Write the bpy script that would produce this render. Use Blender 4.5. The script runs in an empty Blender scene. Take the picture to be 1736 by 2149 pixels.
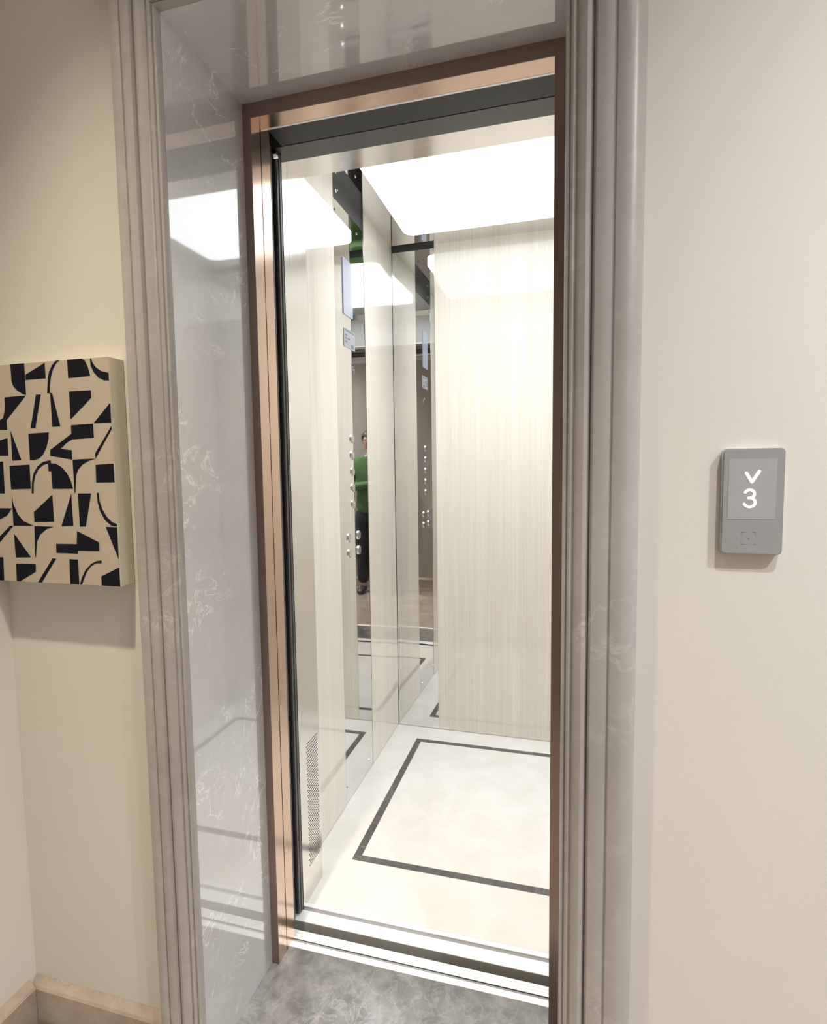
import bpy, bmesh, math, random
from mathutils import Vector, Matrix
random.seed(7)
SC = bpy.context.scene
COL = SC.collection

# ---------------------------------------------------------------- camera
F_PX, YAW, PITCH, ROLL = 1149.18, 0.2658, 0.0778, -0.0130
CAM = Vector((0.7287, -0.928, 1.2919))
def set_camera():
    cd = bpy.data.cameras.new('camera'); cam = bpy.data.objects.new('camera', cd); COL.objects.link(cam)
    cd.sensor_fit = 'HORIZONTAL'; cd.sensor_width = 36.0; cd.lens = F_PX/1736*36
    cd.clip_start = 0.01; cd.clip_end = 50
    fh = Vector((-math.sin(YAW), math.cos(YAW), 0)); r = Vector((math.cos(YAW), math.sin(YAW), 0)); z = Vector((0, 0, 1))
    d = math.cos(PITCH)*fh - math.sin(PITCH)*z
    u = math.sin(PITCH)*fh + math.cos(PITCH)*z
    c, s = math.cos(ROLL), math.sin(ROLL)
    R = c*r + s*u; U = -s*r + c*u
    m = Matrix(((R.x, U.x, -d.x), (R.y, U.y, -d.y), (R.z, U.z, -d.z))).to_4x4()
    m.translation = CAM
    cam.matrix_world = m
    SC.camera = cam
set_camera()

# ---------------------------------------------------------------- world, exposure, lamps
SC.view_settings.view_transform = 'Standard'
SC.view_settings.look = 'None'
SC.view_settings.exposure = 0.18
SC.view_settings.gamma = 1.0
SC.view_settings.use_curve_mapping = False
W = bpy.data.worlds.new('world'); SC.world = W; W.use_nodes = True
W.node_tree.nodes['Background'].inputs[0].default_value = (1.0, 0.95, 0.88, 1)
W.node_tree.nodes['Background'].inputs[1].default_value = 0.0

CEIL = 3.20
CAB_LIGHT = 3.0
CAB_BEAM_W, CAB_BEAM_SPREAD = 8.0, 99
LAMPS = [   # x, y, watts, beam angle, blend, colour
    (0.01, -0.625, 375.0, 67, 1.0, (1.0, 0.87, 0.67)), (2.24, -0.93, 490.0, 111, 1.0, (1.0, 0.995, 0.985)), (1.30, -0.80, 245.0, 86, 1.0, (1.0, 0.99, 0.98))]  # the last lamp is an added fill for the lower right wall
def lamp(i, x, y, w, beam, blend, col):
    l = bpy.data.lights.new('downlight_lamp', 'SPOT'); l.energy = w; l.shadow_soft_size = 0.03
    l.spot_size = math.radians(beam); l.spot_blend = blend; l.color = col
    o = bpy.data.objects.new('downlight_lamp', l); COL.objects.link(o); o.location = (x, y, CEIL-0.012)
    return o

# ---------------------------------------------------------------- materials
def new_mat(name):
    m = bpy.data.materials.new(name); m.use_nodes = True
    nt = m.node_tree; return m, nt, nt.nodes['Principled BSDF']
def setp(b, **k):
    al = dict(color='Base Color', rough='Roughness', metal='Metallic', ior='IOR', coat='Coat Weight', coat_rough='Coat Roughness',
              aniso='Anisotropic', emis='Emission Color', emis_s='Emission Strength', spec='Specular IOR Level', coat_ior='Coat IOR')
    for a, v in k.items():
        if isinstance(v, tuple) and len(v) == 3: v = v+(1,)
        b.inputs[al[a]].default_value = v
def plain(name, color, rough=0.5, **k):
    m, nt, b = new_mat(name); setp(b, color=color, rough=rough, **k)
    # faint procedural variation of the finish
    tc = nt.nodes.new('ShaderNodeTexCoord'); n = nt.nodes.new('ShaderNodeTexNoise'); n.inputs['Scale'].default_value = 9
    mr = nt.nodes.new('ShaderNodeMapRange'); mr.inputs['To Min'].default_value = rough*0.92; mr.inputs['To Max'].default_value = min(1, rough*1.08)
    nt.links.new(tc.outputs['Object'], n.inputs['Vector']); nt.links.new(n.outputs['Fac'], mr.inputs['Value']); nt.links.new(mr.outputs[0], b.inputs['Roughness'])
    return m
def noise(nt, vec, scale, detail=4, rough=.55, dist=0.0):
    n = nt.nodes.new('ShaderNodeTexNoise'); n.inputs['Scale'].default_value = scale; n.inputs['Detail'].default_value = detail
    n.inputs['Roughness'].default_value = rough; n.inputs['Distortion'].default_value = dist
    nt.links.new(vec, n.inputs['Vector']); return n.outputs['Fac']
def coords(nt, scale=(1, 1, 1), off=(0, 0, 0)):
    tc = nt.nodes.new('ShaderNodeTexCoord'); mp = nt.nodes.new('ShaderNodeMapping')
    mp.inputs['Scale'].default_value = scale; mp.inputs['Location'].default_value = off
    nt.links.new(tc.outputs['Object'], mp.inputs['Vector']); return mp.outputs[0]
def ramp(nt, fac, stops):
    r = nt.nodes.new('ShaderNodeValToRGB'); e = r.color_ramp.elements
    while len(e) < len(stops): e.new(0.5)
    for i, (p, c) in enumerate(stops):
        e[i].position = p; e[i].color = c+(1,) if len(c) == 3 else c
    nt.links.new(fac, r.inputs['Fac']); return r.outputs['Color']
def mix(nt, a, b, fac, mode='MIX'):
    m = nt.nodes.new('ShaderNodeMix'); m.data_type = 'RGBA'; m.blend_type = mode
    for s, v in ((6, a), (7, b), (0, fac)):
        if hasattr(v, 'links'): nt.links.new(v, m.inputs[s])
        else: m.inputs[s].default_value = v if s == 0 else v+(1,)
    return m.outputs[2]
def math_n(nt, op, a, b=None, clamp=False):
    m = nt.nodes.new('ShaderNodeMath'); m.operation = op; m.use_clamp = clamp
    for i, v in enumerate((a, b)):
        if v is None: continue
        if hasattr(v, 'links'): nt.links.new(v, m.inputs[i])
        else: m.inputs[i].default_value = v
    return m.outputs[0]
def bump(nt, b, h, dist=0.001, strength=.3):
    n = nt.nodes.new('ShaderNodeBump'); n.inputs['Distance'].default_value = dist; n.inputs['Strength'].default_value = strength
    nt.links.new(h, n.inputs['Height']); nt.links.new(n.outputs[0], b.inputs['Normal'])

def paint(name, col):
    m, nt, b = new_mat(name); v = coords(nt)
    n = noise(nt, v, 1.7, 3)
    c = ramp(nt, n, [(.3, tuple(x*.965 for x in col)), (.7, col)])
    nt.links.new(c, b.inputs['Base Color']); setp(b, rough=.62, spec=.35)
    bump(nt, b, noise(nt, v, 420, 2), .0006, .18)
    return m
def marble(name, dark, light, vein, rough=.04, vein_amt=.75, coat=1.0, ior=1.55, vein_w=.022, mottle=2.2, sparse=(.50, .62), vs=5.2, vd=1.6):
    m, nt, b = new_mat(name); v = coords(nt)
    base = ramp(nt, noise(nt, v, mottle, 8, .62, .5), [(.32, dark), (.68, light)])
    # cloudy fine grain
    base = mix(nt, base, vein, math_n(nt, 'MULTIPLY', ramp(nt, noise(nt, v, 26, 6, .7), [(.5, (0, 0, 0)), (.8, (1, 1, 1))]), .12))
    a = noise(nt, v, vs, 9, .60, vd)
    d = math_n(nt, 'ABSOLUTE', math_n(nt, 'SUBTRACT', a, .5))
    line = math_n(nt, 'SUBTRACT', 1.0, math_n(nt, 'DIVIDE', d, vein_w), True)
    mask = ramp(nt, noise(nt, coords(nt, off=(3.1, 1.7, 5.3)), 4.5, 5, .6, .4), [(sparse[0], (0, 0, 0)), (sparse[1], (1, 1, 1))])
    f = math_n(nt, 'MULTIPLY', math_n(nt, 'MULTIPLY', line, mask), vein_amt, True)
    nt.links.new(mix(nt, base, vein, f), b.inputs['Base Color'])
    setp(b, rough=.35, coat=coat, coat_rough=rough, coat_ior=ior)
    return m
def wood(name, pale, mid):
    m, nt, b = new_mat(name); v = coords(nt, (1, 1, .012))
    g1 = noise(nt, v, 130, 3, .6); g2 = noise(nt, v, 26, 3, .6); g3 = noise(nt, coords(nt, (1, 1, .05)), 420, 2, .5)
    g = math_n(nt, 'ADD', math_n(nt, 'MULTIPLY', g1, .5), math_n(nt, 'ADD', math_n(nt, 'MULTIPLY', g2, .32), math_n(nt, 'MULTIPLY', g3, .18)))
    c = ramp(nt, g, [(.36, mid), (.62, pale)])
    nt.links.new(c, b.inputs['Base Color']); setp(b, rough=.35, coat=1.0, coat_rough=.045, coat_ior=1.6)
    return m
def metal(name, col, rough, brushed=None, amt=.08):
    m, nt, b = new_mat(name); setp(b, color=col, metal=1.0, rough=rough)
    if brushed:
        n = noise(nt, coords(nt, brushed), 60, 3, .6)
        mr = nt.nodes.new('ShaderNodeMapRange'); mr.inputs['To Min'].default_value = max(.01, rough-amt/2); mr.inputs['To Max'].default_value = rough+amt/2
        nt.links.new(n, mr.inputs['Value']); nt.links.new(mr.outputs[0], b.inputs['Roughness'])
        bump(nt, b, n, .0004, .06)
    return m
def emit(name, col, s):
    m, nt, b = new_mat(name); setp(b, color=(0, 0, 0), emis=col, emis_s=s, rough=.4); return m

M = {}
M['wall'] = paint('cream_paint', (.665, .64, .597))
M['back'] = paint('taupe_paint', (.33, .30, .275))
M['ceil'] = paint('ceiling_paint', (.75, .72, .67))
M['marble'] = marble('taupe_marble', (.47, .465, .468), (.56, .557, .563), (.93, .92, .90), ior=2.5, vein_amt=.85, vein_w=.014, sparse=(.51, .58), vs=7)
M['casing'] = marble('taupe_marble_moulding', (.315, .298, .284), (.385, .369, .355), (.78, .75, .71), rough=.25, coat=.45, vein_amt=.35, sparse=(.57, .72))
M['stone'] = marble('grey_threshold_marble', (.085, .083, .082), (.205, .202, .20), (.42, .42, .42), rough=.12, mottle=20, vein_w=.05, vein_amt=.32, sparse=(.38, .62), vs=24, vd=.8)
M['hallfloor'] = marble('brown_hall_marble', (.19, .155, .13), (.34, .29, .25), (.10, .08, .065), rough=.10, mottle=6, vein_w=.03, vein_amt=.6)
M['skirting'] = marble('skirting_marble', (.25, .20, .165), (.42, .36, .30), (.12, .10, .08), rough=.15, mottle=7, vein_w=.03, vein_amt=.35)
M['carfloor'] = marble('cream_floor_marble', (.72, .70, .66), (.81, .795, .765), (.62, .58, .52), rough=.22, mottle=7, vein_w=.02, vein_amt=.18, coat=.35)
M['inlay'] = marble('dark_inlay_marble', (.075, .07, .065), (.12, .115, .11), (.3, .3, .3), rough=.2, mottle=30, coat=.4)
M['wood'] = wood('pale_wood_laminate', (.90, .86, .785), (.79, .735, .635))
M['mirror'] = metal('mirror_steel', (.80, .80, .79), .02)
M['ceilmirror'] = metal('ceiling_mirror_steel', (.86, .855, .84), .025)
M['brushed'] = metal('brushed_steel', (.74, .72, .69), .16, (1, 1, .02))
M['brushed_h'] = metal('brushed_steel_head', (.74, .72, .69), .14, (.02, 1, 1))
M['satin'] = metal('satin_steel', (.55, .55, .55), .5)
M['copper'] = metal('rose_copper_steel', (.63, .475, .385), .20, (1, 1, .02))
M['copper_h'] = metal('rose_copper_steel_head', (.63, .475, .385), .20, (.02, 1, 1))
M['copper_dark'] = metal('copper_face_steel', (.33, .25, .22), .30, (1, 1, .02))
M['alu'] = metal('ribbed_aluminium', (.93, .94, .95), .38, (.02, 1, 1)); M['alu'].node_tree.nodes['Principled BSDF'].inputs['Metallic'].default_value = .45
M['groove'] = plain('groove_grey', (.30, .30, .31), .5)
M['black'] = plain('black_enamel', (.032, .034, .035), .45)
M['rubber'] = plain('dark_grey_door_edge', (.11, .115, .115), .35)
M['edge'] = plain('hazed_black_door_edge', (.085, .087, .09), .5)  # black lifted towards grey: haze is put into the colour
M['shaft'] = plain('shaft_grey', (.06, .06, .06), .8)
M['frame'] = metal('satin_metal_frame', (.55, .56, .57), .45)
M['ring'] = metal('satin_ring', (.85, .85, .85), .28)
M['apron'] = plain('apron_grey', (.45, .45, .43), .5)
M['chrome'] = metal('chrome', (.88, .88, .88), .08)
M['light'] = emit('light_acrylic', (.95, .98, 1.0), CAB_LIGHT)
M['glass'] = plain('hazed_black_touch_glass', (.29, .29, .292), .18, coat=.3)  # black glass paled to grey: veiling glare is put into the colour
M['screen'] = plain('hazed_screen_glass', (.35, .355, .37), .16, coat=.3)  # screen lightened likewise, with the glare in its colour
M['glyph'] = emit('lit_white', (1, 1, 1), 2.5)
M['mark'] = plain('faint_touch_mark', (.30, .30, .31), .4)
M['carscreen'] = plain('blue_grey_display', (.42, .46, .58), .12, coat=.6)
M['sticker'] = plain('silver_sticker', (.36, .37, .41), .35)
M['stickerdark'] = plain('dark_sticker_print', (.16, .17, .21), .5)
M['canvas'] = plain('canvas_beige', (.46, .40, .33), .85, spec=.2)
M['canvasedge'] = plain('canvas_edge_cream', (.60, .56, .46), .85, spec=.2)
M['ink'] = plain('navy_black_ink', (.012, .012, .020), .9, spec=.05)
M['skin'] = plain('skin', (.55, .33, .23), .5)
M['hair'] = plain('dark_hair', (.02, .017, .015), .45)
M['shirt'] = plain('green_cotton', (.060, .125, .045), .9)
M['trouser'] = plain('dark_trouser_cloth', (.022, .024, .032), .9)
M['shoe'] = plain('dark_shoe_leather', (.03, .03, .035), .4)
M['phone'] = plain('phone_body', (.03, .03, .035), .2)

# ---------------------------------------------------------------- mesh helpers
def link(name, bm, mat, parent=None, smooth=False):
    me = bpy.data.meshes.new(name); bmesh.ops.recalc_face_normals(bm, faces=bm.faces)
    bm.to_mesh(me); bm.free()
    if smooth:
        for p in me.polygons: p.use_smooth = True
    if mat: me.materials.append(mat)
    o = bpy.data.objects.new(name, me); COL.objects.link(o)
    if parent: o.parent = parent
    return o
def box(bm, x0, x1, y0, y1, z0, z1, bev=0, seg=2):
    r = bmesh.ops.create_cube(bm, size=1)
    for v in r['verts']:
        v.co = Vector(((x0+x1)/2+v.co.x*(x1-x0), (y0+y1)/2+v.co.y*(y1-y0), (z0+z1)/2+v.co.z*(z1-z0)))
    if bev:
        es = list({e for v in r['verts'] for e in v.link_edges})
        bmesh.ops.bevel(bm, geom=es, offset=bev, segments=seg, affect='EDGES', profile=.5)
def prism(bm, pts, axis, a, b, hole=False):
    """closed outline pts (2-D) extruded along axis from a to b"""
    def P(p, t):
        if axis == 'x': return Vector((t, p[0], p[1]))
        if axis == 'y': return Vector((p[0], t, p[1]))
        return Vector((p[0], p[1], t))
    A = [bm.verts.new(P(p, a)) for p in pts]; B = [bm.verts.new(P(p, b)) for p in pts]
    n = len(pts)
    for i in range(n): bm.faces.new((A[i], A[(i+1) % n], B[(i+1) % n], B[i]))
    f1 = bm.faces.new(A); f2 = bm.faces.new(B)
    if n > 4: bmesh.ops.triangulate(bm, faces=[f1, f2], ngon_method='EAR_CLIP')
def rrect(x0, x1, z0, z1, r, n=8):
    o = []
    for cx, cz, a0 in ((x1-r, z1-r, 0), (x0+r, z1-r, 90), (x0+r, z0+r, 180), (x1-r, z0+r, 270)):
        for i in range(n+1):
            a = math.radians(a0+90*i/n); o.append((cx+r*math.cos(a), cz+r*math.sin(a)))
    return o
def B(name, mat, parent, *bx, bev=0):
    bm = bmesh.new()
    for b in bx: box(bm, *b, bev=bev)
    return link(name, bm, M[mat], parent)
def cyl(bm, c, r, h, axis, seg=28, r2=None):
    r2 = r if r2 is None else r2
    q = {'x': Matrix.Rotation(math.pi/2, 4, 'Y'), 'y': Matrix.Rotation(-math.pi/2, 4, 'X'), 'z': Matrix.Identity(4)}[axis]
    bmesh.ops.create_cone(bm, cap_ends=True, segments=seg, radius1=r, radius2=r2, depth=h, matrix=Matrix.Translation(c) @ q)
def empty(name, loc, label, cat, group=None):
    o = bpy.data.objects.new(name, None); COL.objects.link(o); o.location = (0, 0, 0); o.empty_display_size = .05
    o['label'] = label; o['category'] = cat
    if group: o['group'] = group
    # base point; children keep world coordinates
    o.location = loc
    return o
def kids(root):
    """children were modelled in world coordinates: shift them so the Empty can sit at the thing's base"""
    for c in [c for c in bpy.data.objects if c.parent == root]:
        c.matrix_parent_inverse = Matrix.Translation(root.location).inverted()
def tag(o, label, cat, group=None):
    o['label'] = label; o['category'] = cat
    if group: o['group'] = group
    return o
def struct(o): o['kind'] = 'structure'; return o
def skin(name, chains, mat, parent, sub=2, xf=None):
    """chains: list of (verts [(x,y,z,r)...], edges) grown with a Skin modifier into one continuous surface"""
    vs, es = chains
    me = bpy.data.meshes.new(name+'_sk'); me.from_pydata([v[:3] for v in vs], es, [])
    o = bpy.data.objects.new(name+'_sk', me); COL.objects.link(o)
    sk = o.modifiers.new('s', 'SKIN'); sk.use_smooth_shade = True
    for i, v in enumerate(vs):
        d = me.skin_vertices[0].data[i]; rr = v[3]
        d.radius = rr if isinstance(rr, tuple) else (rr, rr)
        d.use_root = (i == 0)
    sb = o.modifiers.new('b', 'SUBSURF'); sb.levels = sub; sb.render_levels = sub
    dg = bpy.context.evaluated_depsgraph_get(); dg.update()
    m2 = bpy.data.meshes.new_from_object(o.evaluated_get(dg))
    for p in m2.polygons: p.use_smooth = True
    m2.name = name; m2.materials.clear(); m2.materials.append(mat)
    bpy.data.objects.remove(o); bpy.data.meshes.remove(me)
    q = bpy.data.objects.new(name, m2); COL.objects.link(q)
    if parent: q.parent = parent
    return q

# ================================================================ SETTING
OW, D, H = 0.7287, 0.272, 2.1448          # opening width, reveal depth, head height
XL, XR, YB, ZC = -0.066, 1.054, 1.6457, 2.335   # car interior
HXL, HXR, HYB = -0.465, 2.40, -1.46      # hall extents

struct(B('floor', 'hallfloor', None, (HXL-.1, HXR+.1, HYB-.1, -0.028, -.06, 0)))
struct(B('floor_doorway', 'stone', None, (-.02, OW+.02, -0.001, .327, -.06, 0)))
B_joint = struct(B('trim_9', 'skirting', None, (.2690, .2698, .001, .327, -.01, .0003)))
# pale strip where hall floor meets the grey threshold
struct(B('trim_1', 'carfloor', None, (-.10, OW+.10, -.028, -.001, -.06, .0006)))
struct(B('ceiling', 'ceil', None, (HXL-.1, HXR+.1, HYB-.1, 0.02, CEIL, CEIL+.06)))
bm = bmesh.new()
box(bm, HXL-.1, -.012, 0, .20, -.06, CEIL+.06); box(bm, OW+.012, HXR+.1, 0, .20, -.06, CEIL+.06); box(bm, -.012, OW+.012, 0, .20, H+.012, CEIL+.06)
struct(link('wall_front', bm, M['wall']))
struct(B('wall_left', 'wall', None, (HXL-.1, HXL, HYB-.1, 0, 0, CEIL)))
struct(B('wall_right', 'wall', None, (HXR, HXR+.1, HYB-.1, 0, 0, CEIL)))
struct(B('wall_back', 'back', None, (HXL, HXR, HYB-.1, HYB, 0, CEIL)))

def skirting(name, a, b, nrm):
    """skirting board between floor points a and b; nrm points into the room"""
    prof = [(0, 0), (.015, 0), (.015, .092), (.012, .098), (0, .114)]
    bm = bmesh.new(); A = Vector(a+(0,)); Bv = Vector(b+(0,)); n = Vector(nrm+(0,))
    R = [[bm.verts.new(P+n*p[0]+Vector((0, 0, p[1]))) for p in prof] for P in (A, Bv)]
    k = len(prof)
    for i in range(k): bm.faces.new((R[0][i], R[0][(i+1) % k], R[1][(i+1) % k], R[1][i]))
    bm.faces.new(R[0]); bm.faces.new(R[1])
    return struct(link(name, bm, M['skirting']))
skirting('baseboard_front', (HXL+.0005, -.0003), (-.0970, -.0003), (0, -1))
skirting('baseboard_front_right', (OW+.118, -.0003), (HXR-.0005, -.0003), (0, -1))
skirting('baseboard_left', (HXL+.0003, -.016), (HXL+.0003, HYB+.02), (1, 0))
skirting('baseboard_back', (HXL+.02, HYB+.0003), (HXR-.02, HYB+.0003), (0, 1))
skirting('baseboard_right', (HXR-.0003, -.016), (HXR-.0003, HYB+.02), (-1, 0))

# polished marble lining of the opening: two sides and head slab, mitred
t = .0118
def slab(name, pts, axis, a, b):
    bm = bmesh.new(); prism(bm, pts, axis, a, b); return struct(link(name, bm, M['marble']))
slab('trim_2', [(.0003, 0), (D, 0), (D, H), (.0003, H)], 'x', -t, 0)
slab('trim_3', [(.0003, 0), (D, 0), (D, H), (.0003, H)], 'x', OW, OW+t)
slab('trim_4', [(.0003, H), (D, H), (D, H+t), (.0003, H+t)], 'x', -t, OW+t)

# moulded architrave: profile (s outward from the opening edge, h out from the wall)
PROF = [(0, 0), (0, .0105), (.0015, .0135), (.005, .0145), (.0062, .0125), (.0075, .0125), (.0085, .0165), (.012, .0195), (.0145, .0185), (.0155, .0165),
        (.0175, .0165), (.0185, .0195), (.024, .0255), (.031, .028), (.037, .0265), (.0395, .022), (.0410, .020), (.0425, .0240), (.0445, .030),
        (.051, .0325), (.057, .0330), (.0615, .0320), (.0627, .0295), (.0640, .0295), (.0652, .0325), (.0705, .0350), (.077, .0360), (.0835, .0345),
        (.0890, .0290), (.0930, .0200), (.0955, .010), (.0960, 0)]
def casing(name, stations, scale=1.0):
    """stations: list of (base point on the opening edge, outward direction)"""
    bm = bmesh.new(); rings = []
    for P, dr in stations:
        rings.append([bm.verts.new(Vector(P)+Vector(dr)*(s if s < .0425 else .0425+(s-.0425)*scale)+Vector((0, -h, 0))) for s, h in PROF])
    k = len(PROF)
    for a, b in zip(rings, rings[1:]):
        for i in range(k-1): bm.faces.new((a[i], a[i+1], b[i+1], b[i]))
        bm.faces.new((a[k-1], a[0], b[0], b[k-1]))
    bm.faces.new(rings[0]); bm.faces.new(rings[-1])
    o = link(name, bm, M['casing'])
    for p in o.data.polygons: p.use_smooth = True
    o.data.set_sharp_from_angle(angle=math.radians(32))
    return struct(o)
casing('trim_5', [((0, -.0002, 0), (-1, 0, 0)), ((0, -.0002, H), (-1, 0, 1))])
casing('trim_6', [((OW, -.0002, 0), (1, 0, 0)), ((OW, -.0002, H), (1, 0, 1))], 1.38)
casing('trim_7', [((0, -.0002, H), (-1, 0, 1)), ((OW, -.0002, H), (1, 0, 1))], 1.0)

# shaft around the car
struct(B('wall_shaft', 'shaft', None, (-.60, -.56, .20, 1.80, -.3, 2.9), (1.46, 1.50, .20, 1.80, -.3, 2.9), (-.6, 1.5, 1.76, 1.80, -.3, 2.9), (-.6, 1.5, .2, 1.80, 2.9, 2.94), (-.6, 1.5, .2, 1.8, -.34, -.3), (-.6, 1.5, .20, .21, H+.05, 2.9)))

# ================================================================ COPPER LANDING FRAME
FR = empty('landing_door_frame', (OW/2, D, 0), 'rose copper steel door frame set inside the grey marble doorway', 'door frame')
ci = .0205
def post(side):
    x = (lambda v: v) if side == 0 else (lambda v: OW-v)
    bm = bmesh.new()
    # stepped section: face flange, side, shadow groove, second side
    sec = [(-.02, D), (ci, D), (ci, .3125), (ci-.004, .3125), (ci-.004, .3160), (ci, .3160), (ci, .3570), (-.02, .3570)]
    prism(bm, [(x(p[0]), p[1]) for p in sec], 'z', .0, 2.1448)
    return link('post', bm, M['copper'], FR)
p1 = post(0); p2 = post(1)
bm = bmesh.new(); prism(bm, [(D, 2.1448), (D, 2.1125), (.3165, 2.1125), (.3165, 2.1448)], 'x', ci, OW-ci)
link('head', bm, M['copper_h'], FR)
bm = bmesh.new(); box(bm, ci, OW-ci, .317, .3235, 2.1120, 2.125, bev=.0008); link('head_edge_strip', bm, M['alu'], FR)
# darker satin face flanges
for nm, bxx in (('face_flange', (-.001, ci+.0004, D-.0016, D-.0001, 0, 2.1452)), ('face_flange', (OW-ci-.0004, OW+.001, D-.0016, D-.0001, 0, 2.1452)), ('face_flange', (ci+.0004, OW-ci-.0004, D-.0016, D-.0001, 2.1122, 2.1452))):
    B(nm, 'copper_dark', FR, bxx)
kids(FR)

# ================================================================ LANDING SILL + LANDING DOOR
def sill_mesh(segs, x0, x1, depth=.03):
    """segs: (y0, y1, ztop) solid strips"""
    bm = bmesh.new()
    for y0, y1, z in segs: box(bm, x0, x1, y0, y1, -depth, z, bev=.0006, seg=1)
    return bm
LS = empty('landing_sill', (OW/2, .35, 0), 'aluminium door sill on the landing floor with one narrow track groove', 'door sill')
segs = [(.3272, .3448, .001)]
segs += [(.3536, .3625, .001), (.3629, .3717, .001), (.3721, .3810, .001)]
link('tread', sill_mesh(segs, -.02, OW+.02), M['alu'], LS)
B('track_groove', 'groove', LS, (-.02, OW+.02, .3448, .3536, -.03, -.0025), (-.02, OW+.02, .3536, .3810, -.029, -.0004))
kids(LS)
B_apron = struct(B('trim_8', 'shaft', None, (-.05, OW+.05, .3272, .3812, -.3, -.031)))

def leaf(name, x0, x1, y0, y1, label, edge_x, mat='black'):
    r = empty(name, ((x0+x1)/2, (y0+y1)/2, 0.004), label, 'door')
    B('panel', mat, r, (x0, x1, y0, y1, .004, 2.128))
    return r
r = leaf('landing_door', -.42, -.012, .389, .409, 'black steel landing door slid open into the left side, only its edge showing', 0)
B('edge_guard', 'edge', r, (-.012, -.004, .387, .411, .004, 2.128), bev=.002); kids(r)
r = leaf('landing_door', OW+.012, OW+.42, .389, .409, 'black steel landing door slid open behind the right copper post', 0)
B('edge_guard', 'edge', r, (OW+.004, OW+.012, .387, .411, .004, 2.128), bev=.002); kids(r)
r = leaf('car_door', -.42, -.008, .4285, .4505, 'dark grey lift car door slid open at the left beside the steel jamb', 0)
B('rubber_edge', 'rubber', r, (-.008, -.001, .4300, .4400, .004, 2.128), (-.008, .0015, .4400, .4455, .004, 2.128), (-.008, -.0005, .4455, .4530, .004, 2.128), bev=.0015)
bm = bmesh.new(); cyl(bm, (-.004, .421, 2.112), .011, .012, 'y'); link('roller', bm, M['chrome'], r, True); kids(r)
r = leaf('car_door', OW+.008, OW+.42, .4285, .4505, 'dark grey lift car door slid open at the right, mostly hidden', 0)
B('rubber_edge', 'rubber', r, (OW+.0005, OW+.008, .4300, .4530, .004, 2.128), bev=.0015); kids(r)
hd = B('door_header', 'black', None, (.0215, OW-.0215, .3255, .4180, 2.1290, 2.40)); tag(hd, 'black steel door header box behind the copper frame head', 'door header')

# ================================================================ ELEVATOR CAR
BWR, BWM = .8435, .8450      # right edge of the back wood panel and start of the mirror strip
CAR = empty('elevator_car', ((XL+XR)/2, 1.05, -.02), 'open lift car with pale wood panels, mirror strips and a bright ceiling light', 'elevator')
fl = B('car_floor', 'carfloor', CAR, (XL-.01, XR+.01, .479, YB+.01, -.03, 0))
ix0, ix1, iy0, iy1, iw = .062, XL+XR-.062, .6813, 1.528, .0265
bm = bmesh.new()
for bx_ in ((ix0, ix1, iy0, iy0+iw), (ix0, ix1, iy1-iw, iy1), (ix0, ix0+iw, iy0+iw, iy1-iw), (ix1-iw, ix1, iy0+iw, iy1-iw)):
    box(bm, bx_[0], bx_[1], bx_[2], bx_[3], -.001, .0004)
o = link('inlay_border', bm, M['inlay'], fl); o['label'] = 'dark stone border inlaid in the cream floor'

cs = link('car_sill', sill_mesh([(.4119, .4507, .0), (.4637, .4788, .0)], -.02, OW+.02), M['alu'], CAR); cs['label'] = 'bright aluminium sill of the car doors'
B('track_groove', 'groove', cs, (-.02, OW+.02, .4507, .4637, -.03, -.0035))
B('apron', 'apron', cs, (-.02, OW+.02, .4112, .4118, -.3, -.001))

# left and back walls: wood panels and mirror strips
def panel(name, mat, b, bev=0): return B(name, mat, CAR, b, bev=bev)
wt = .02
panel('wood_panel', 'wood', (XL-wt, XL, .588, .9525, .002, ZC))
panel('wood_panel', 'wood', (XL-wt, XL, 1.2635, YB, .002, ZC))
panel('wood_panel', 'wood', (.1445, BWR, YB, YB+wt, .002, ZC))
bm = bmesh.new(); prism(bm, [(XL, YB+.0046), (.1430, YB+.0010), (.1430, YB+wt), (XL, YB+wt)], 'z', .002, 2.318); link('mirror_strip', bm, M['mirror'], CAR)
panel('mirror_strip', 'mirror', (BWM, XR, YB+.002, YB+wt, .002, 2.318))
B('top_slot', 'black', CAR, (XL, .1430, YB+.006, YB+wt, 2.318, ZC)); B('top_slot', 'black', CAR, (BWM, XR, YB+.006, YB+wt, 2.318, ZC))
panel('wood_panel', 'wood', (XR, XR+wt, .588, .9525, .002, ZC))
panel('mirror_strip', 'mirror', (XR+.002, XR+wt, .9535, 1.2625, .002, ZC))
panel('wood_panel', 'wood', (XR, XR+wt, 1.2635, YB, .002, ZC))
# thin bright edge trims of the panels
B('edge_trim', 'brushed', CAR, (XL-wt, XL+.0004, .9525, .9540, .002, ZC)); B('edge_trim', 'brushed', CAR, (XL-wt, XL+.0004, 1.2620, 1.2635, .002, ZC))
B('edge_trim', 'brushed', CAR, (.1430, .1445, YB-.0004, YB+wt, .002, ZC)); B('edge_trim', 'brushed', CAR, (BWR, BWM, YB-.0004, YB+wt, .002, ZC))
B('edge_trim', 'chrome', CAR, (XL-.0005, XL+.0012, YB-.0012, YB+.0005, .002, ZC))
B('outer_shell', 'shaft', CAR, (XL-.05, XL-.0201, .46, YB+.05, -.03, 2.4), (XR+.0201, XR+.05, .46, YB+.05, -.03, 2.4), (XL-.02, XR+.02, YB+.0201, YB+.05, -.03, 2.4))

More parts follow.
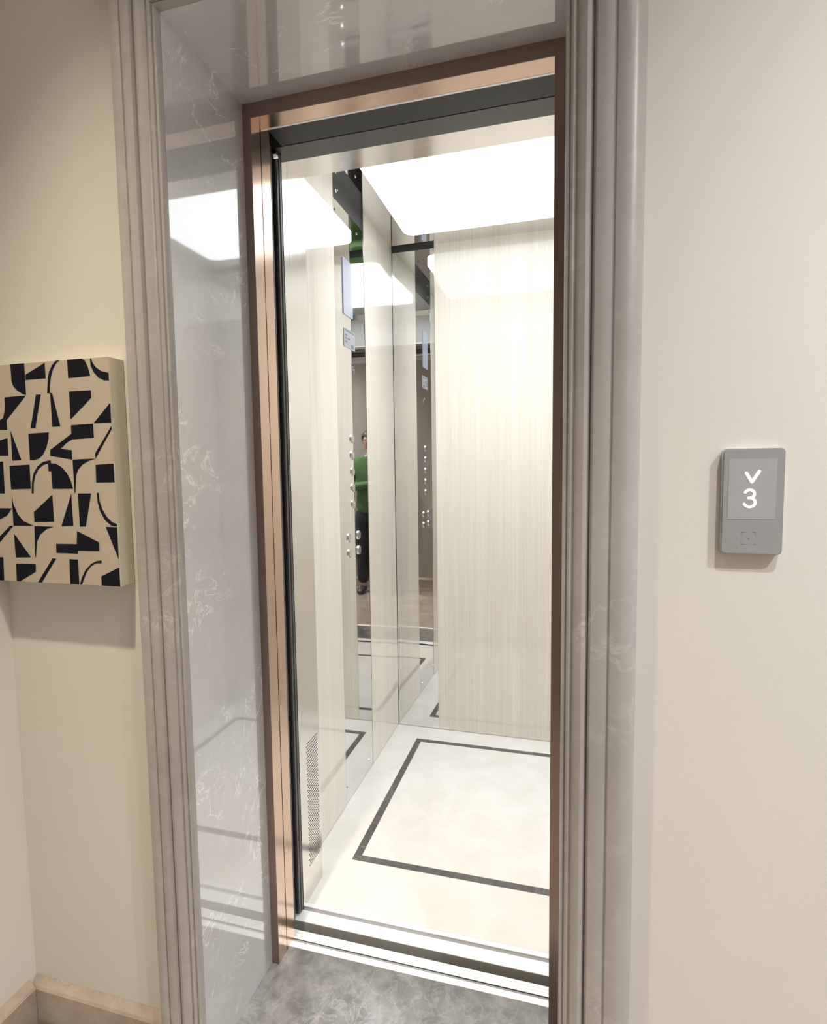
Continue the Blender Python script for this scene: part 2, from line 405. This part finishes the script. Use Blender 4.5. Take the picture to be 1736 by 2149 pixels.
# control panel: mirror steel column with buttons, display and notices
CP = B('control_panel', 'mirror', CAR, (XL-wt, XL-.001, .9545, 1.2615, .002, 2.262)); CP['label'] = 'full height mirror steel column with lift buttons'
B('top_slot', 'black', CP, (XL-wt, XL-.007, .9545, 1.2615, 2.262, ZC))
def button(yy, zz, r=.0180):
    bm = bmesh.new(); cyl(bm, (XL+.0005, yy, zz), r, .004, 'x', 36, None)
    ring = link('button', bm, M['ring'], CP, False)
    bm = bmesh.new(); cyl(bm, (XL+.0030, yy, zz), r*.72, .0022, 'x', 32)
    link('button_face', bm, M['brushed'], ring)
    bm = bmesh.new(); cyl(bm, (XL+.0008, yy, zz), r*.84, .0042, 'x', 32)
    link('button_gap', bm, M['groove'], ring)
for zz in (1.413, 1.349, 1.285, 1.221, 1.157): button(1.090, zz)
for yy in (1.0385, 1.1405):
    for zz in (1.030, .969): button(yy, zz)
bm = bmesh.new(); prism(bm, rrect(1.030, 1.122, 1.876, 2.083, .004), 'x', XL-.0008, XL+.0022); o = link('display', bm, M['carscreen'], CP); o['label'] = 'blue grey display glass above the buttons'
bm = bmesh.new(); prism(bm, rrect(1.030, 1.142, 1.757, 1.828, .006), 'x', XL-.0008, XL+.0006); st = link('notice_plate', bm, M['sticker'], CP); st['label'] = 'small silver notice plate with dark print'
bm = bmesh.new()
for (a, b_, c, d_) in ((1.036, 1.136, 1.818, 1.822), (1.040, 1.062, 1.800, 1.806), (1.040, 1.062, 1.788, 1.794), (1.040, 1.062, 1.775, 1.781), (1.098, 1.128, 1.762, 1.776), (1.070, 1.090, 1.790, 1.796)):
    box(bm, XL+.0004, XL+.0009, a, b_, c, d_)
link('print', bm, M['stickerdark'], st)
bm = bmesh.new()
for (a, b_, c, d_) in ((1.094, 1.110, 1.702, 1.705), (1.100, 1.103, 1.690, 1.702), (1.108, 1.122, 1.694, 1.697), (1.114, 1.117, 1.680, 1.694), (1.122, 1.138, 1.684, 1.687), (1.129, 1.132, 1.668, 1.684)):
    box(bm, XL-.0009, XL-.0004, a, b_, c, d_)
link('engraved_mark', bm, M['sticker'], CP)
for yy, zz, mt in ((.9425, .064, 'chrome'), (1.2105, .046, 'chrome'), (.998, 2.302, 'chrome'), (1.19, 2.226, 'chrome'), (.972, 2.226, 'groove')):
    bm = bmesh.new(); cyl(bm, (XL+.0002, yy if yy > .96 else .966, zz), .004, .003, 'x', 16); link('screw', bm, M[mt], CP)
B('slot_screw_plate', 'chrome', CP, (XL-.0072, XL-.0055, .992, 1.004, 2.296, 2.308))

# steel jambs and head of the car front
def jamb(x0, x1, ret):
    return B('steel_jamb', 'brushed', CAR, (x0, x1, .455, .588, .0, 2.137))
JL = jamb(-.066, 0, 0); JR = jamb(OW, OW+.066, 0); JL['label'] = 'satin steel return with a perforated grille low down'
B('front_return', 'brushed', CAR, (OW+.066, XR+.02, .56, .588, 0, ZC))
B('jamb_line', 'groove', JL, (-.001, .0002, .4859, .4866, 1.85, 2.137))  # thin grey line on the upper part of the jamb
B('transom_glare_plate', 'satin', CAR, (XL, XR, .5881, .5895, 2.140, 2.318))  # added plate that dulls the light panel's glare off the transom
TH = B('steel_transom', 'brushed_h', CAR, (XL-.02, XR+.02, .495, .588, 2.137, ZC))
B('door_track_cover', 'rubber', TH, (XL-.02, XR+.02, .4290, .4949, 2.1335, 2.42))
# ventilation grille: rows of small slots
bm = bmesh.new()
ny, nz = 8, 46
for j in range(nz):
    for i in range(ny):
        yy = .5025+(.572-.5025)*(i+.5*(j % 2))/(ny-.5); zz = .1005+(.4795-.1005)*j/(nz-1)
        if yy > .573: continue
        prism(bm, rrect(yy-.0031, yy+.0031, zz-.0019, zz+.0019, .0018, 3), 'x', -.0005, .0003)
link('ventilation_grille', bm, M['black'], JL)

# ceiling of mirror steel with a rounded light panel
CE = B('ceiling_panel', 'ceilmirror', CAR, (XL-.02, XR+.02, .50, YB+.02, ZC, ZC+.02)); CE['label'] = 'mirror steel car ceiling'
lx0, lx1, ly0, ly1 = .055, XL+XR-.058, .870, 1.482
bm = bmesh.new(); prism(bm, rrect(lx0, lx1, ly0, ly1, .045, 10), 'z', 2.316, 2.3345)
lp = link('light_panel', bm, M['light'], CE); lp['label'] = 'large rounded glowing white light panel'
al = bpy.data.lights.new('light_panel_beam', 'AREA'); al.shape = 'RECTANGLE'; al.size = lx1-lx0-.06; al.size_y = ly1-ly0-.06
al.energy = CAB_BEAM_W; al.spread = math.radians(CAB_BEAM_SPREAD); al.color = (.97, .985, 1.0)
ao = bpy.data.objects.new('light_panel_beam', al); COL.objects.link(ao); ao.location = ((lx0+lx1)/2, (ly0+ly1)/2, 2.3150); ao.parent = CAR
kids(CAR)

# ================================================================ CALL PANEL
LOP = empty('call_panel', (1.0, -.006, 1.158), 'slim black lift call panel with haze painted into its colour, on the cream wall showing a down arrow and 3', 'call panel')
bm = bmesh.new(); prism(bm, rrect(.9606, 1.0430, 1.1583, 1.3162, .0065), 'y', -.0105, -.0003); link('metal_frame', bm, M['frame'], LOP)
bm = bmesh.new(); prism(bm, rrect(.9622, 1.0414, 1.1599, 1.3146, .0055), 'y', -.0120, -.0100); link('glass_face', bm, M['glass'], LOP)
bm = bmesh.new(); prism(bm, rrect(.9690, 1.0322, 1.2110, 1.3012, .0010), 'y', -.0123, -.0119); scn = link('screen', bm, M['screen'], LOP)
def stroke(bm, pts, w, y0, y1):
    for (a, b) in zip(pts, pts[1:]):
        a2, b2 = Vector(a), Vector(b); n = (b2-a2).normalized(); n = Vector((-n.y, n.x))*w/2
        prism(bm, [tuple(a2+n), tuple(b2+n), tuple(b2-n), tuple(a2-n)], 'y', y0, y1)
    for i, p in enumerate(pts): cyl(bm, (p[0], (y0+y1)/2, p[1]), w/2, y1-y0, 'y', 20)
bm = bmesh.new(); stroke(bm, [(.9923, 1.2800), (.9999, 1.2665), (1.0092, 1.2822)], .0038, -.0129, -.0121); link('down_arrow', bm, M['glyph'], scn)
def arc(cx, cz, rx, rz, a0, a1, n=14):
    return [(cx+rx*math.cos(math.radians(a0+(a1-a0)*i/n)), cz+rz*math.sin(math.radians(a0+(a1-a0)*i/n))) for i in range(n+1)]
top = arc(.9976, 1.2489, .0064, .0060, 158, -90); bot = arc(.9978, 1.2362, .0074, .0067, 90, -160)
bm = bmesh.new(); stroke(bm, top, .0033, -.0129, -.0121); stroke(bm, bot, .0033, -.0129, -.0121); stroke(bm, [(.9962, 1.2429), (.9978, 1.2429)], .0033, -.0129, -.0121)
link('digit', bm, M['glyph'], scn)
bm = bmesh.new()
for sx in (-1, 1):
    for sz in (-1, 1):
        cx, cz = .9985+sx*.0092, 1.1830+sz*.0092
        stroke(bm, [(cx-sx*.005, cz), (cx, cz), (cx, cz-sz*.005)], .0009, -.0123, -.0119)
cyl(bm, (.9985, -.0121, 1.1830), .0013, .0006, 'y', 16)
link('touch_mark', bm, M['mark'], LOP)
kids(LOP)

# ================================================================ WALL ART
ART = empty('wall_art', (-.29, -.02, 1.065), 'unframed canvas print of black cut out shapes on beige, left of the doorway', 'picture')
B('stretched_canvas', 'canvasedge', ART, (-.452, -.1222, -.0385, -.001, 1.0650, 1.5180), bev=.0012)
B('canvas_front', 'canvas', ART, (-.4515, -.1228, -.0392, -.0384, 1.0656, 1.5174))
PATTERN = [
    [(-0.3673,1.5175),(-0.3307,1.5175),(-0.3312,1.4530),(-0.3419,1.4568),(-0.3545,1.4642),(-0.3639,1.4736),(-0.3674,1.4839)],
    [(-0.3299,1.4942),(-0.2780,1.5153),(-0.2778,1.4842),(-0.3300,1.4837)],
    [(-0.2497,1.5175),(-0.2603,1.5088),(-0.2682,1.4972),(-0.2727,1.4843),(-0.2768,1.4548),(-0.2695,1.4538),(-0.2683,1.4687),(-0.2651,1.4839),(-0.2581,1.5010),(-0.2488,1.5124),(-0.2400,1.5175)],
    [(-0.2214,1.5175),(-0.1851,1.5175),(-0.1776,1.5123),(-0.1717,1.5001),(-0.1671,1.4828),(-0.2216,1.4815)],
    [(-0.1628,1.5175),(-0.1603,1.5090),(-0.1531,1.4990),(-0.1404,1.4908),(-0.1225,1.4865),(-0.1225,1.4717),(-0.1350,1.4725),(-0.1479,1.4785),(-0.1578,1.4886),(-0.1649,1.5019),(-0.1658,1.5147)],
    [(-0.2214,1.4554),(-0.1675,1.4553),(-0.1680,1.4403),(-0.2218,1.4001)],
    [(-0.1225,1.4292),(-0.1225,1.3903),(-0.1662,1.3905)],
    [(-0.3888,1.4516),(-0.3321,1.4523),(-0.3875,1.4045),(-0.3878,1.3846),(-0.4245,1.3857),(-0.4233,1.3988),(-0.3966,1.4094),(-0.3907,1.4251)],
    [(-0.3055,1.4533),(-0.2929,1.4527),(-0.3129,1.3856),(-0.3254,1.3860)],
    [(-0.2694,1.4551),(-0.2639,1.4542),(-0.2484,1.3876),(-0.2688,1.3869)],
    [(-0.2216,1.3887),(-0.1668,1.3901),(-0.1669,1.3623),(-0.2209,1.3607),(-0.2348,1.3544),(-0.2511,1.3423),(-0.2234,1.3391),(-0.2235,1.3202),(-0.2792,1.3290),(-0.2782,1.3407),(-0.2223,1.3717)],
    [(-0.1225,1.3843),(-0.1225,1.3778),(-0.1658,1.3214),(-0.1664,1.3313)],
    [(-0.3324,1.3754),(-0.2790,1.3765),(-0.2807,1.3627),(-0.2879,1.3449),(-0.2976,1.3316),(-0.3083,1.3239),(-0.3202,1.3212),(-0.3325,1.3209)],
    [(-0.3789,1.3836),(-0.3553,1.3220),(-0.3793,1.3206)],
    [(-0.4269,1.3608),(-0.3884,1.3679),(-0.3894,1.3311),(-0.4297,1.3314)],
    [(-0.4308,1.3196),(-0.4050,1.3191),(-0.4060,1.2523),(-0.4372,1.2523)],
    [(-0.3883,1.3103),(-0.3344,1.3118),(-0.3352,1.2619),(-0.3883,1.2607)],
    [(-0.3340,1.2522),(-0.3314,1.2752),(-0.3255,1.2935),(-0.3140,1.3081),(-0.2988,1.3170),(-0.2785,1.3200),(-0.2781,1.3137),(-0.2662,1.3131),(-0.2526,1.3062),(-0.2395,1.2937),(-0.2308,1.2790),(-0.2257,1.2616),(-0.2784,1.2613),(-0.2789,1.2970),(-0.2860,1.2976),(-0.2862,1.3129),(-0.2979,1.3108),(-0.3116,1.3024),(-0.3215,1.2889),(-0.3266,1.2729),(-0.3284,1.2522)],
    [(-0.2229,1.3202),(-0.1658,1.3214),(-0.1824,1.3173),(-0.1994,1.3098),(-0.2112,1.2989),(-0.2162,1.2879),(-0.2208,1.2533),(-0.2230,1.2533)],
    [(-0.1667,1.3089),(-0.1225,1.3109),(-0.1225,1.2743),(-0.1678,1.2737)],
    [(-0.3881,1.2500),(-0.3845,1.2290),(-0.3744,1.2080),(-0.3606,1.1942),(-0.3347,1.1847),(-0.3886,1.1840),(-0.3882,1.2220)],
    [(-0.2799,1.2499),(-0.2801,1.1940),(-0.3317,1.1927),(-0.3314,1.2135)],
    [(-0.2315,1.2521),(-0.2309,1.1862),(-0.2616,1.1851)],
    [(-0.2147,1.2521),(-0.1816,1.2521),(-0.1997,1.1854),(-0.2148,1.1851)],
    [(-0.1679,1.2532),(-0.1625,1.2532),(-0.1622,1.2388),(-0.1566,1.2211),(-0.1469,1.2057),(-0.1342,1.1947),(-0.1225,1.1916),(-0.1225,1.1861),(-0.1373,1.1881),(-0.1514,1.1990),(-0.1624,1.2166),(-0.1671,1.2344)],
    [(-0.4402,1.2212),(-0.3898,1.2208),(-0.4048,1.2054),(-0.4432,1.1896)],
    [(-0.3983,1.1838),(-0.3892,1.1839),(-0.4487,1.1309),(-0.4473,1.1465)],
    [(-0.3324,1.1841),(-0.2809,1.1837),(-0.3001,1.1788),(-0.3186,1.1669),(-0.3288,1.1504),(-0.3339,1.1187),(-0.3359,1.1187)],
    [(-0.3891,1.1679),(-0.3470,1.1183),(-0.3886,1.1164)],
    [(-0.2227,1.1759),(-0.1687,1.1536),(-0.1694,1.1360),(-0.2227,1.1355),(-0.2240,1.1293),(-0.2792,1.1294),(-0.2783,1.1483),(-0.2253,1.1491)],
    [(-0.1505,1.1852),(-0.1225,1.1850),(-0.1225,1.1199)],
    [(-0.4502,1.1153),(-0.4229,1.1161),(-0.4251,1.0655),(-0.4551,1.0655)],
    [(-0.3891,1.1035),(-0.3357,1.1039),(-0.3365,1.0881),(-0.3811,1.0655),(-0.3901,1.0658)],
    [(-0.2900,1.1177),(-0.2805,1.1173),(-0.3227,1.0655),(-0.3331,1.0655)],
    [(-0.2464,1.1174),(-0.2244,1.1172),(-0.2249,1.0655),(-0.2481,1.0655)],
    [(-0.2232,1.0655),(-0.2179,1.0799),(-0.2069,1.0963),(-0.1920,1.1093),(-0.1777,1.1155),(-0.1653,1.1170),(-0.1656,1.1118),(-0.1808,1.1108),(-0.1938,1.1036),(-0.2044,1.0918),(-0.2124,1.0778),(-0.2181,1.0656)],
    [(-0.1228,1.1043),(-0.1227,1.0655),(-0.1689,1.0659),(-0.1684,1.0846)],
]

bm = bmesh.new()
from mathutils.geometry import tessellate_polygon
for i, q in enumerate(PATTERN):
    q = [(max(-.4512, min(-.1232, a)), b) for a, b in q]
    vs_ = [bm.verts.new((a, -.0394-.000004*i, b)) for a, b in q]
    for tri in tessellate_polygon([[Vector((a, b, 0)) for a, b in q]]):
        try: bm.faces.new([vs_[k] for k in tri])
        except ValueError: pass
pr = link('printed_shapes', bm, M['ink'], ART)
kids(ART)

# ================================================================ DOWNLIGHTS
for i, (x, y, *rest) in enumerate(LAMPS):
    side = ['nearest the picture', 'farthest along the corridor from the picture', 'added to brighten the lower right wall'][i]
    r = empty('downlight', (x, y, CEIL), 'small round recessed ceiling downlight '+side, 'downlight', 'recessed ceiling downlights')
    bm = bmesh.new(); cyl(bm, (x, y, CEIL-.004), .050, .008, 'z', 40); link('trim_ring', bm, M['ceil'], r)
    o = lamp(i, x, y, *rest); o.parent = r; kids(r)

# ================================================================ PERSON (seen in the mirror strip)
PX, PY = 0.965, -1.20
PER = empty('person', (PX, PY, 0), 'person in green shirt and dark trousers holding a phone, reflected in the mirror strip', 'person')
def P(x, y, z, r): return (PX+x, PY+y, z, r)
# body: pelvis root, torso, neck, head, arms, legs
V = [P(0, 0, .92, (.145, .10)), P(0, .0, 1.06, (.13, .092)), P(0, .0, 1.20, (.145, .10)), P(0, -.01, 1.34, (.155, .095)), P(0, -.012, 1.415, (.085, .07)),
     P(0, -.005, 1.455, (.050, .052)), P(0, .000, 1.495, (.048, .050)), P(0, .018, 1.56, (.068, .080)), P(0, .014, 1.615, (.074, .088)), P(0, .006, 1.668, (.048, .058))]
Ed = [(i, i+1) for i in range(9)]
def chain(start, pts):
    i0 = start
    for p in pts:
        V.append(p); Ed.append((i0, len(V)-1)); i0 = len(V)-1
    return i0
FC = Vector((0, 1, 0))
ph = Vector((.765, -.966, 1.232))         # centre of the phone, just behind the lens
def hand(side, wrist, armroot):
    """fingers close round the phone's edge from the side"""
    s = side
    # s=+1: right hand on the phone's right edge (x greater)
    wx, wy, wz = wrist
    ex = ph.x+s*.040
    palm = chain(armroot, [(wx, wy, wz, .022), ((wx*.45+ex*.55)+s*.012, wy*.5+(ph.y-.022)*.5, wz*.5+(ph.z-.015)*.5, (.026, .016)), (ex+s*.014, ph.y-.020, ph.z-.004, (.028, .014))])
    for k, (dz, ln) in enumerate(((.030, .95), (.011, 1.05), (-.009, 1.0), (-.028, .8))):
        chain(palm, [(ex+s*.016, ph.y-.014, ph.z+dz, .0085), (ex+s*.013*ln, ph.y+.006, ph.z+dz*1.05, .0078), (ex-s*.004*ln, ph.y+.0125, ph.z+dz*1.08, .0072), (ex-s*.016*ln, ph.y+.0120, ph.z+dz*1.08, .0062)])
    chain(palm-1, [(ex+s*.008, ph.y-.030, ph.z+.006, .011), (ex-s*.004, ph.y-.023, ph.z+.024, .0095), (ex-s*.014, ph.y-.0165, ph.z+.040, .0080)])
# right arm (greater x), left arm
er = chain(3, [P(.155, -.015, 1.375, .058), P(.205, -.03, 1.30, .047), P(.235, -.02, 1.12, .040), P(.13, .10, 1.12, .036)])
hand(1, (.880, -1.035, 1.160), er)
el = chain(3, [P(-.155, -.015, 1.375, .058), P(-.205, -.03, 1.30, .047), P(-.245, -.01, 1.10, .040), P(-.225, .09, 1.12, .034)])
hand(-1, (.685, -1.045, 1.165), el)
for s in (1, -1):
    chain(0, [P(s*.085, 0, .86, .088), P(s*.095, .005, .70, .074), P(s*.10, .012, .48, .054), P(s*.10, -.006, .32, .050), P(s*.10, -.012, .11, .035), P(s*.10, -.010, .055, .038), P(s*.102, .055, .032, (.036, .026)), P(s*.104, .120, .024, (.034, .020))])
body = skin('body', (V, Ed), M['skin'], PER, 2)
# face
bm = bmesh.new()
def ball(bm, c, r, sc=(1, 1, 1), n=16):
    rr = bmesh.ops.create_uvsphere(bm, u_segments=n*2, v_segments=n, radius=r)
    for v in rr['verts']: v.co = Vector((v.co.x*sc[0]+c[0], v.co.y*sc[1]+c[1], v.co.z*sc[2]+c[2]))
ball(bm, (PX, PY+.100, 1.575), .013, (.8, 1.1, 1.5)); link('nose', bm, M['skin'], PER, True)
for sx in (-1, 1):
    bm = bmesh.new(); ball(bm, (PX+sx*.074, PY+.01, 1.585), .018, (.4, .8, 1.4)); link('ear', bm, M['skin'], PER, True)
    bm = bmesh.new(); ball(bm, (PX+sx*.030, PY+.083, 1.600), .0075); link('eye', bm, M['hair'], PER, True)
bm = bmesh.new(); ball(bm, (PX, PY+.094, 1.540), .012, (1.8, .6, .45)); link('lips', bm, plain('lip', (.42, .16, .13), .5), PER, True)
bm = bmesh.new(); ball(bm, (PX, PY-.012, 1.625), .098, (.92, 1.05, .88), 20); ball(bm, (PX, PY-.045, 1.56), .075, (1.05, .8, 1.3), 16)
for f in [f for f in bm.faces if f.calc_center_median().y > PY+.060 and f.calc_center_median().z < 1.640]: bm.faces.remove(f)
link('hair', bm, M['hair'], PER, True)
# clothes: the same skeleton, a little wider, ending at hems and cuffs
S = [P(0, .0, .80, (.178, .130)), P(0, .0, .95, (.172, .128)), P(0, .0, 1.08, (.156, .115)), P(0, .0, 1.20, (.164, .118)), P(0, -.01, 1.34, (.170, .112)), P(0, -.010, 1.420, (.090, .080)), P(0, -.006, 1.445, (.064, .064))]
SE = [(i, i+1) for i in range(6)]
for q in ([P(.160, -.015, 1.375, .070), P(.208, -.03, 1.30, .060), P(.236, -.02, 1.12, .052), P(.13, .10, 1.12, .046), (.895, -1.052, 1.152, .036)],
          [P(-.160, -.015, 1.375, .070), P(-.208, -.03, 1.30, .060), P(-.245, -.01, 1.11, .052), P(-.225, .09, 1.12, .046), (.690, -1.072, 1.150, .036)]):
    i0 = 4
    for p in q: S.append(p); SE.append((i0, len(S)-1)); i0 = len(S)-1
skin('shirt', (S, SE), M['shirt'], PER, 2)
T = [P(0, 0, 1.00, (.158, .112)), P(0, 0, .90, (.168, .118))]; TE = [(0, 1)]
for s in (1, -1):
    i0 = 1
    for p in [P(s*.092, .002, .79, .098), P(s*.097, .005, .70, .092), P(s*.102, .010, .48, .076), P(s*.102, -.004, .30, .070), P(s*.102, -.008, .09, .066)]:
        T.append(p); TE.append((i0, len(T)-1)); i0 = len(T)-1
skin('trousers', (T, TE), M['trouser'], PER, 2)
for s in (1, -1):
    skin('shoe', ([P(s*.102, -.050, .044, (.040, .042)), P(s*.102, .01, .046, (.044, .044)), P(s*.104, .085, .034, (.046, .032)), P(s*.106, .150, .028, (.036, .024))], [(0, 1), (1, 2), (2, 3)]), M['shoe'], PER, 2)
kids(PER)
# phone held just behind the camera position
PH = B('phone', 'phone', None, (ph.x-.038, ph.x+.038, ph.y-.004, ph.y+.004, ph.z-.078, ph.z+.078), bev=.0035)
tag(PH, 'black phone held upright in both hands by the person', 'phone')
bm = bmesh.new()
for dx, dz in ((-.020, .060), (-.020, .040), (-.004, .050)): cyl(bm, (ph.x+dx, ph.y+.0048, ph.z+dz), .0065, .0018, 'y', 24)
link('lens', bm, M['chrome'], PH)
